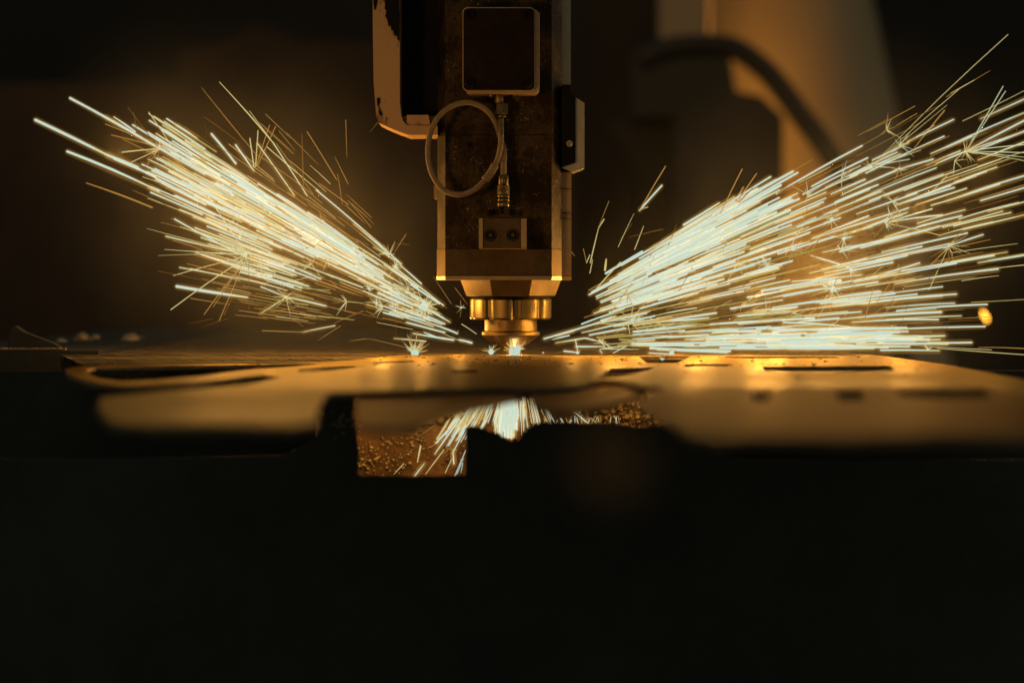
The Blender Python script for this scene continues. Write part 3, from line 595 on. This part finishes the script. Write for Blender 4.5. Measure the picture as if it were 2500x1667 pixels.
for pts, wd, c, g in big:
    bm = bmesh.new(); mid = (pts[0]+pts[1])/2
    streak_mesh(bm, [p-mid for p in pts], wd, 0, 1)
    o = fin('spark', bm, [E[c], E[{0:5,5:1}.get(c, c)]]); o.location = mid
    x = 1250 + mid.x/S*D/(D+mid.y); y = H - (mid.z-CZ)/S*D/(D+mid.y)
    col = CN[c]; ln = (pts[0]-pts[1]).length/S
    size_w = 'lengthy' if ln > 210 else 'long' if ln > 160 else ('medium' if ln > 110 else 'short')
    thick = 'thick' if wd > 5.2 else ('stout' if wd > 4.2 else ('slim' if wd > 3 else 'thin'))
    if g == 'U':
        l_ = '%s %s %s spark %s the jet below the sheet' % (size_w, thick, col, 'left of' if x < 1140 else 'in')
    else:
        sl = (850-y)/abs(x-1212); r_ = abs(x-1240)
        band = 'skimming the sheet in' if y > 812 else 'topmost in' if sl > .62 else 'along the upper edge of' if sl > .52 else 'above the middle of' if sl > .43 else 'in the middle of' if sl > .34 else 'below the middle of' if sl > .24 else 'low in' if sl > .12 else 'in the bottom fringe of'
        dist = 'beside the nozzle' if r_ < 260 else 'a quarter out' if r_ < 420 else 'nearly halfway out' if r_ < 560 else 'just past halfway' if r_ < 700 else 'three quarters out' if r_ < 880 else 'near the outer tips' if r_ < 1060 else 'at the edge'
        l_ = '%s %s %s spark %s the %s plume, %s' % (size_w, thick, col, band, 'left' if g == 'L' else 'right', dist)
    if len(l_.split()) > 16: l_ = l_.replace(' of the', ' of').replace('edge of ', 'edge of the ')
    if len(l_.split()) > 16: l_ = l_.replace(', just past', ', past').replace('skimming the sheet in the', 'skimming the sheet,').replace('along the upper edge of the', 'on the top edge of the').replace('in the bottom fringe of the', 'below the').replace('nearly halfway out', 'nearly halfway')
    if len(l_.split()) > 16: l_ = l_.replace('in the ', 'in ').replace('just past halfway', 'past halfway').replace('nearly halfway out', 'nearly halfway')
    l_ = SPECIAL.pop((round(x/12), round(y/12)), l_)
    wds = l_.split()
    if len(wds) > 16: l_ = ' '.join(w_ for w_ in wds if w_ not in ('the','out'))
    tag(o, l_, 'spark', 'sparks: ' + l_)
bm = bmesh.new()
for _ in range(26):                                   # tiny forks where droplets split
    sd = random.choice((-1,1,1)); x = ru(480,1080) if sd < 0 else ru(1440,2350); sl = ru(.25,.68) if sd < 0 else ru(.05,.56)
    y = 850 - sl*abs(x-(1235 if sd < 0 else 1190)); c0_ = P(x,y,ru(-.03,.02)); a0_ = math.atan2(sl, sd)
    for _k in range(random.randint(5,11)):
        a_ = a0_ + rg(0,.9) if random.random() < .7 else ru(0,6.3); l_ = ru(10,46)*S
        tube(bm, [c0_, c0_ + Vector((math.cos(a_), ru(-.3,.3), math.sin(a_)))*l_*.5, c0_ + Vector((math.cos(a_), ru(-.3,.3), math.sin(a_)))*l_], [.00028,.0002,.00008], 5, random.choice((5,1,1,2)))
for pts, wd, c, g in rest: streak_mesh(bm, pts, wd, c, {0:5,5:1}.get(c, c))
tag(fin('small_sparks', bm, E), 'countless finer sparks filling both plumes and the jet below', 'sparks', kind='stuff')

# added halo: emissive volume tubes imitating lens glow round the sparks
vm = bpy.data.materials.new('spark_halo'); vm.use_nodes = True; nt = vm.node_tree; nt.nodes.clear()
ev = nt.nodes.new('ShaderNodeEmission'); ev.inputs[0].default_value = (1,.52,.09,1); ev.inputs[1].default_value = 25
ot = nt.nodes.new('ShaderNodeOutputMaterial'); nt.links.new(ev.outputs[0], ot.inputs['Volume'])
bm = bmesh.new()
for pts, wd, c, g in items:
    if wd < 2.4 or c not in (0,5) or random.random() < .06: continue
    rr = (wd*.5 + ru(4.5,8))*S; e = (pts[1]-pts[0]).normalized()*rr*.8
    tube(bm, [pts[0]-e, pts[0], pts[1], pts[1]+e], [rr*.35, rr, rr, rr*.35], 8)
tag(fin('spark_halo', bm, vm, smooth=True), 'amber halo imitating lens glow round the hot sparks', 'vapour', kind='stuff')  # added glow tubes, no real vapour
sc.cycles.transparent_max_bounces = 48
# starbursts, each one thing
def burst(x, y, n, r0, r1, label, c=0, a0=0, a1=360, dy=0, core=3, wd=1.4):
    bm = bmesh.new()
    for i in range(n):
        a = R(ru(a0,a1)); l = ru(r0,r1)*ru(.6,1); f = ru(-.3,.3)*l*S
        p0 = Vector((0,0,0)); l *= 1.12; p1 = Vector((l*S*math.cos(a), f, l*S*math.sin(a)))
        pts = [p0, p1*.5, p1]; w0 = wd*ru(.7,1.5)*S/2
        tube(bm, pts, [w0*1.3, w0, w0*.35], 5, 5 if l < (r0+r1)*.45 else (1 if random.random()<.5 else 2) if c==0 else c)
    g = bmesh.ops.create_icosphere(bm, subdivisions=2, radius=core*S)
    o = fin('spark_burst', bm, E); o.location = P(x,y,dy); tag(o, label, 'spark burst', 'star shaped spark bursts'); return o
burst(1035,750,46,18,52,'largest starburst, low in the left plume near the nozzle',core=12,wd=2.2)
burst(1030,752,24,10,34,'dense white core beside the largest left starburst',core=9,wd=2.5)
burst(598,621,26,20,70,'wide starburst in the lower left of the left plume',core=6)
burst(698,725,14,12,52,'starburst low left below the left plume',core=3)
burst(950,620,16,10,38,'small burst on the upper edge of the left plume',core=3, a0=-20,a1=200)
burst(965,652,12,8,30,'small burst just below the upper edge of the left plume',core=3)
burst(878,625,16,10,38,'burst inside the middle of the left plume',core=4)
burst(901,705,14,8,26,'small burst at the lower edge of the left plume',core=3)
burst(920,738,12,8,34,'faint small burst left of the largest starburst',core=2.5)
burst(966,743,14,8,36,'small burst touching the largest starburst on its left',core=3)
burst(1126,751,12,8,26,'tiny burst on the thin spark crossing to the clamp ring',core=2.5,wd=1)
burst(388,364,14,14,44,'burst far out on the left plume',2,a0=60,a1=240,core=2)
burst(785,538,10,8,26,'tiny burst above the middle of the left plume',core=2)
burst(586,585,10,10,34,'small upright burst above the wide left starburst',core=2,a0=60,a1=120)
burst(1010,862,26,16,60,'flat starburst on the sheet left of the nozzle',core=7,a0=5,a1=175,wd=1.8,dy=-.01)
burst(1014,862,14,8,34,'white core of the flat starburst on the sheet',core=9,a0=-2,a1=182,wd=3,dy=-.01)
burst(1199,859,22,8,30,'small starburst on the sheet just left of the nozzle tip',core=7,a0=0,a1=180,dy=-.01)
burst(1256,859,34,12,40,'blazing cut point right under the nozzle tip',core=14,dy=-.014,wd=2.8,a0=-5,a1=185)
burst(1263,852,16,6,18,'bright flare on the right flank of the nozzle tip',core=9,dy=-.022,wd=2.6)
burst(2034,704,30,18,66,'many rayed starburst low in the right plume',core=6)
burst(2030,707,12,10,30,'dense core of the many rayed right starburst',core=5,wd=2)
burst(2127,407,16,8,26,'fan burst on the upper right plume',core=3)
burst(2357,370,14,8,40,'fan burst near the upper right corner',core=3)
burst(2030,535,16,12,50,'burst in the upper middle of the right plume',core=4)
burst(2060,583,18,12,52,'wide burst in the middle of the right plume',core=5)
burst(2163,543,16,12,46,'burst right of the middle of the right plume',core=4,a0=-90,a1=100)
burst(1937,608,16,12,46,'burst in the dense middle of the right plume',core=5)
burst(1872,645,20,12,44,'blurred burst buried in the dense right plume',1,core=5,dy=.05)
burst(2078,660,12,10,34,'short rayed burst above the many rayed one',core=4)
burst(2316,600,18,12,56,'small starburst on the far right',core=3,a0=200,a1=420,wd=1.2)
burst(2196,412,10,8,34,'burst behind the fan burst at upper right',core=3)
burst(1470,836,12,10,34,'tangle of sparks near the sheet right of the nozzle',core=3)
burst(1640,862,10,6,20,'little flare where sparks strike the sheet',core=6,dy=-.01,a0=0,a1=180)
burst(1410,861,10,6,16,'little flare striking the sheet nearest the nozzle on the right',core=4,dy=-.01,a0=0,a1=180)
burst(2265,853,12,6,22,'small star at the right end of the sheet',core=3,dy=-.01,a0=0,a1=180)
burst(1540,780,14,12,60,'thin rayed burst under the start of the right plume',1,core=2)
burst(1617,878,8,6,16,'tiny x shaped spark inside the sheet opening',core=2,dy=-.1,a0=0,a1=180)
# glowing beads
for (x,y,dy,r,lab_) in [(2054,830,-.02,5,'white glowing bead in the low right sparks')]:
    pass
def bead(x,y,dy,r,label,m, st=(1,1)):
    bm=bmesh.new(); bmesh.ops.create_icosphere(bm,subdivisions=2,radius=r)
    for v in bm.verts: v.co.x*=st[0]; v.co.z*=st[1]
    bmesh.ops.rotate(bm,verts=bm.verts,matrix=Matrix.Rotation(R(-62) if st[0]>1 else 0,3,'Y').inverted())
    o=fin('glowing_bead',bm,m,smooth=True); o.location=P(x,y,dy); tag(o,label,'glowing bead','glowing beads flung from the cut'); return o
bead(2405,772,1.5,.0026,'lone orange blurred bead at the far right', M['bead'], (3.2,1))
bead(1892,822,.3,.004,'round white bead low in the right sparks', M['arc'])
bead(2150,822,.3,.005,'round white bead right of the other low one', M['arc'])
bead(1326,861,-.01,.0006,'tiny bead on the sheet right of the nozzle', E[0])
bead(1142,510,-.048,.0006,'tiny pale fleck stuck on the sooty housing', M['alu'])

# ================================================================== SMOKE lit by the sparks
def smoke(name, a, b, ry, rz, dens, label):
    m = bpy.data.materials.new(name+'_air'); m.use_nodes=True; nt=m.node_tree; nt.nodes.clear(); N=nt.nodes; L=nt.links
    pv = N.new('ShaderNodeVolumePrincipled'); pv.inputs['Color'].default_value=(.9,.85,.75,1)
    tc = N.new('ShaderNodeTexCoord'); ln = N.new('ShaderNodeVectorMath'); ln.operation='LENGTH'; L.new(tc.outputs['Object'], ln.inputs[0])
    mr = N.new('ShaderNodeMapRange'); mr.interpolation_type='SMOOTHSTEP'; mr.inputs[1].default_value=1.0; mr.inputs[2].default_value=.0; mr.inputs[3].default_value=0; mr.inputs[4].default_value=1
    L.new(ln.outputs['Value'], mr.inputs[0])
    ge = N.new('ShaderNodeNewGeometry'); nz = N.new('ShaderNodeTexNoise'); nz.inputs['Scale'].default_value=14; nz.inputs['Detail'].default_value=3; L.new(ge.outputs['Position'], nz.inputs['Vector'])
    m2 = N.new('ShaderNodeMapRange'); m2.inputs[1].default_value=.35; m2.inputs[2].default_value=.7; m2.inputs[3].default_value=.45*dens; m2.inputs[4].default_value=1.7*dens; L.new(nz.outputs[0], m2.inputs[0])
    mu = N.new('ShaderNodeMath'); mu.operation='MULTIPLY'; L.new(mr.outputs[0], mu.inputs[0]); L.new(m2.outputs[0], mu.inputs[1]); L.new(mu.outputs[0], pv.inputs['Density'])
    ot = N.new('ShaderNodeOutputMaterial'); L.new(pv.outputs[0], ot.inputs['Volume'])
    bm = bmesh.new(); bmesh.ops.create_icosphere(bm, subdivisions=4, radius=1)
    o=fin(name,bm,m,smooth=True); c=(a+b)/2; o.location=c; o.scale=((b-a).length/2,ry,rz); o.rotation_euler=(0,-math.atan2((b-a).z,(b-a).x),0)
    tag(o,label,'smoke',kind='stuff'); return o
smoke('smoke', P(30,190), P(1260,900), .11, .15, .65, 'thin brown smoke lit from within by the left sparks')
smoke('smoke', P(1230,900), P(2800,400), .11, .20, .42, 'thin brown smoke lit from within by the right sparks')
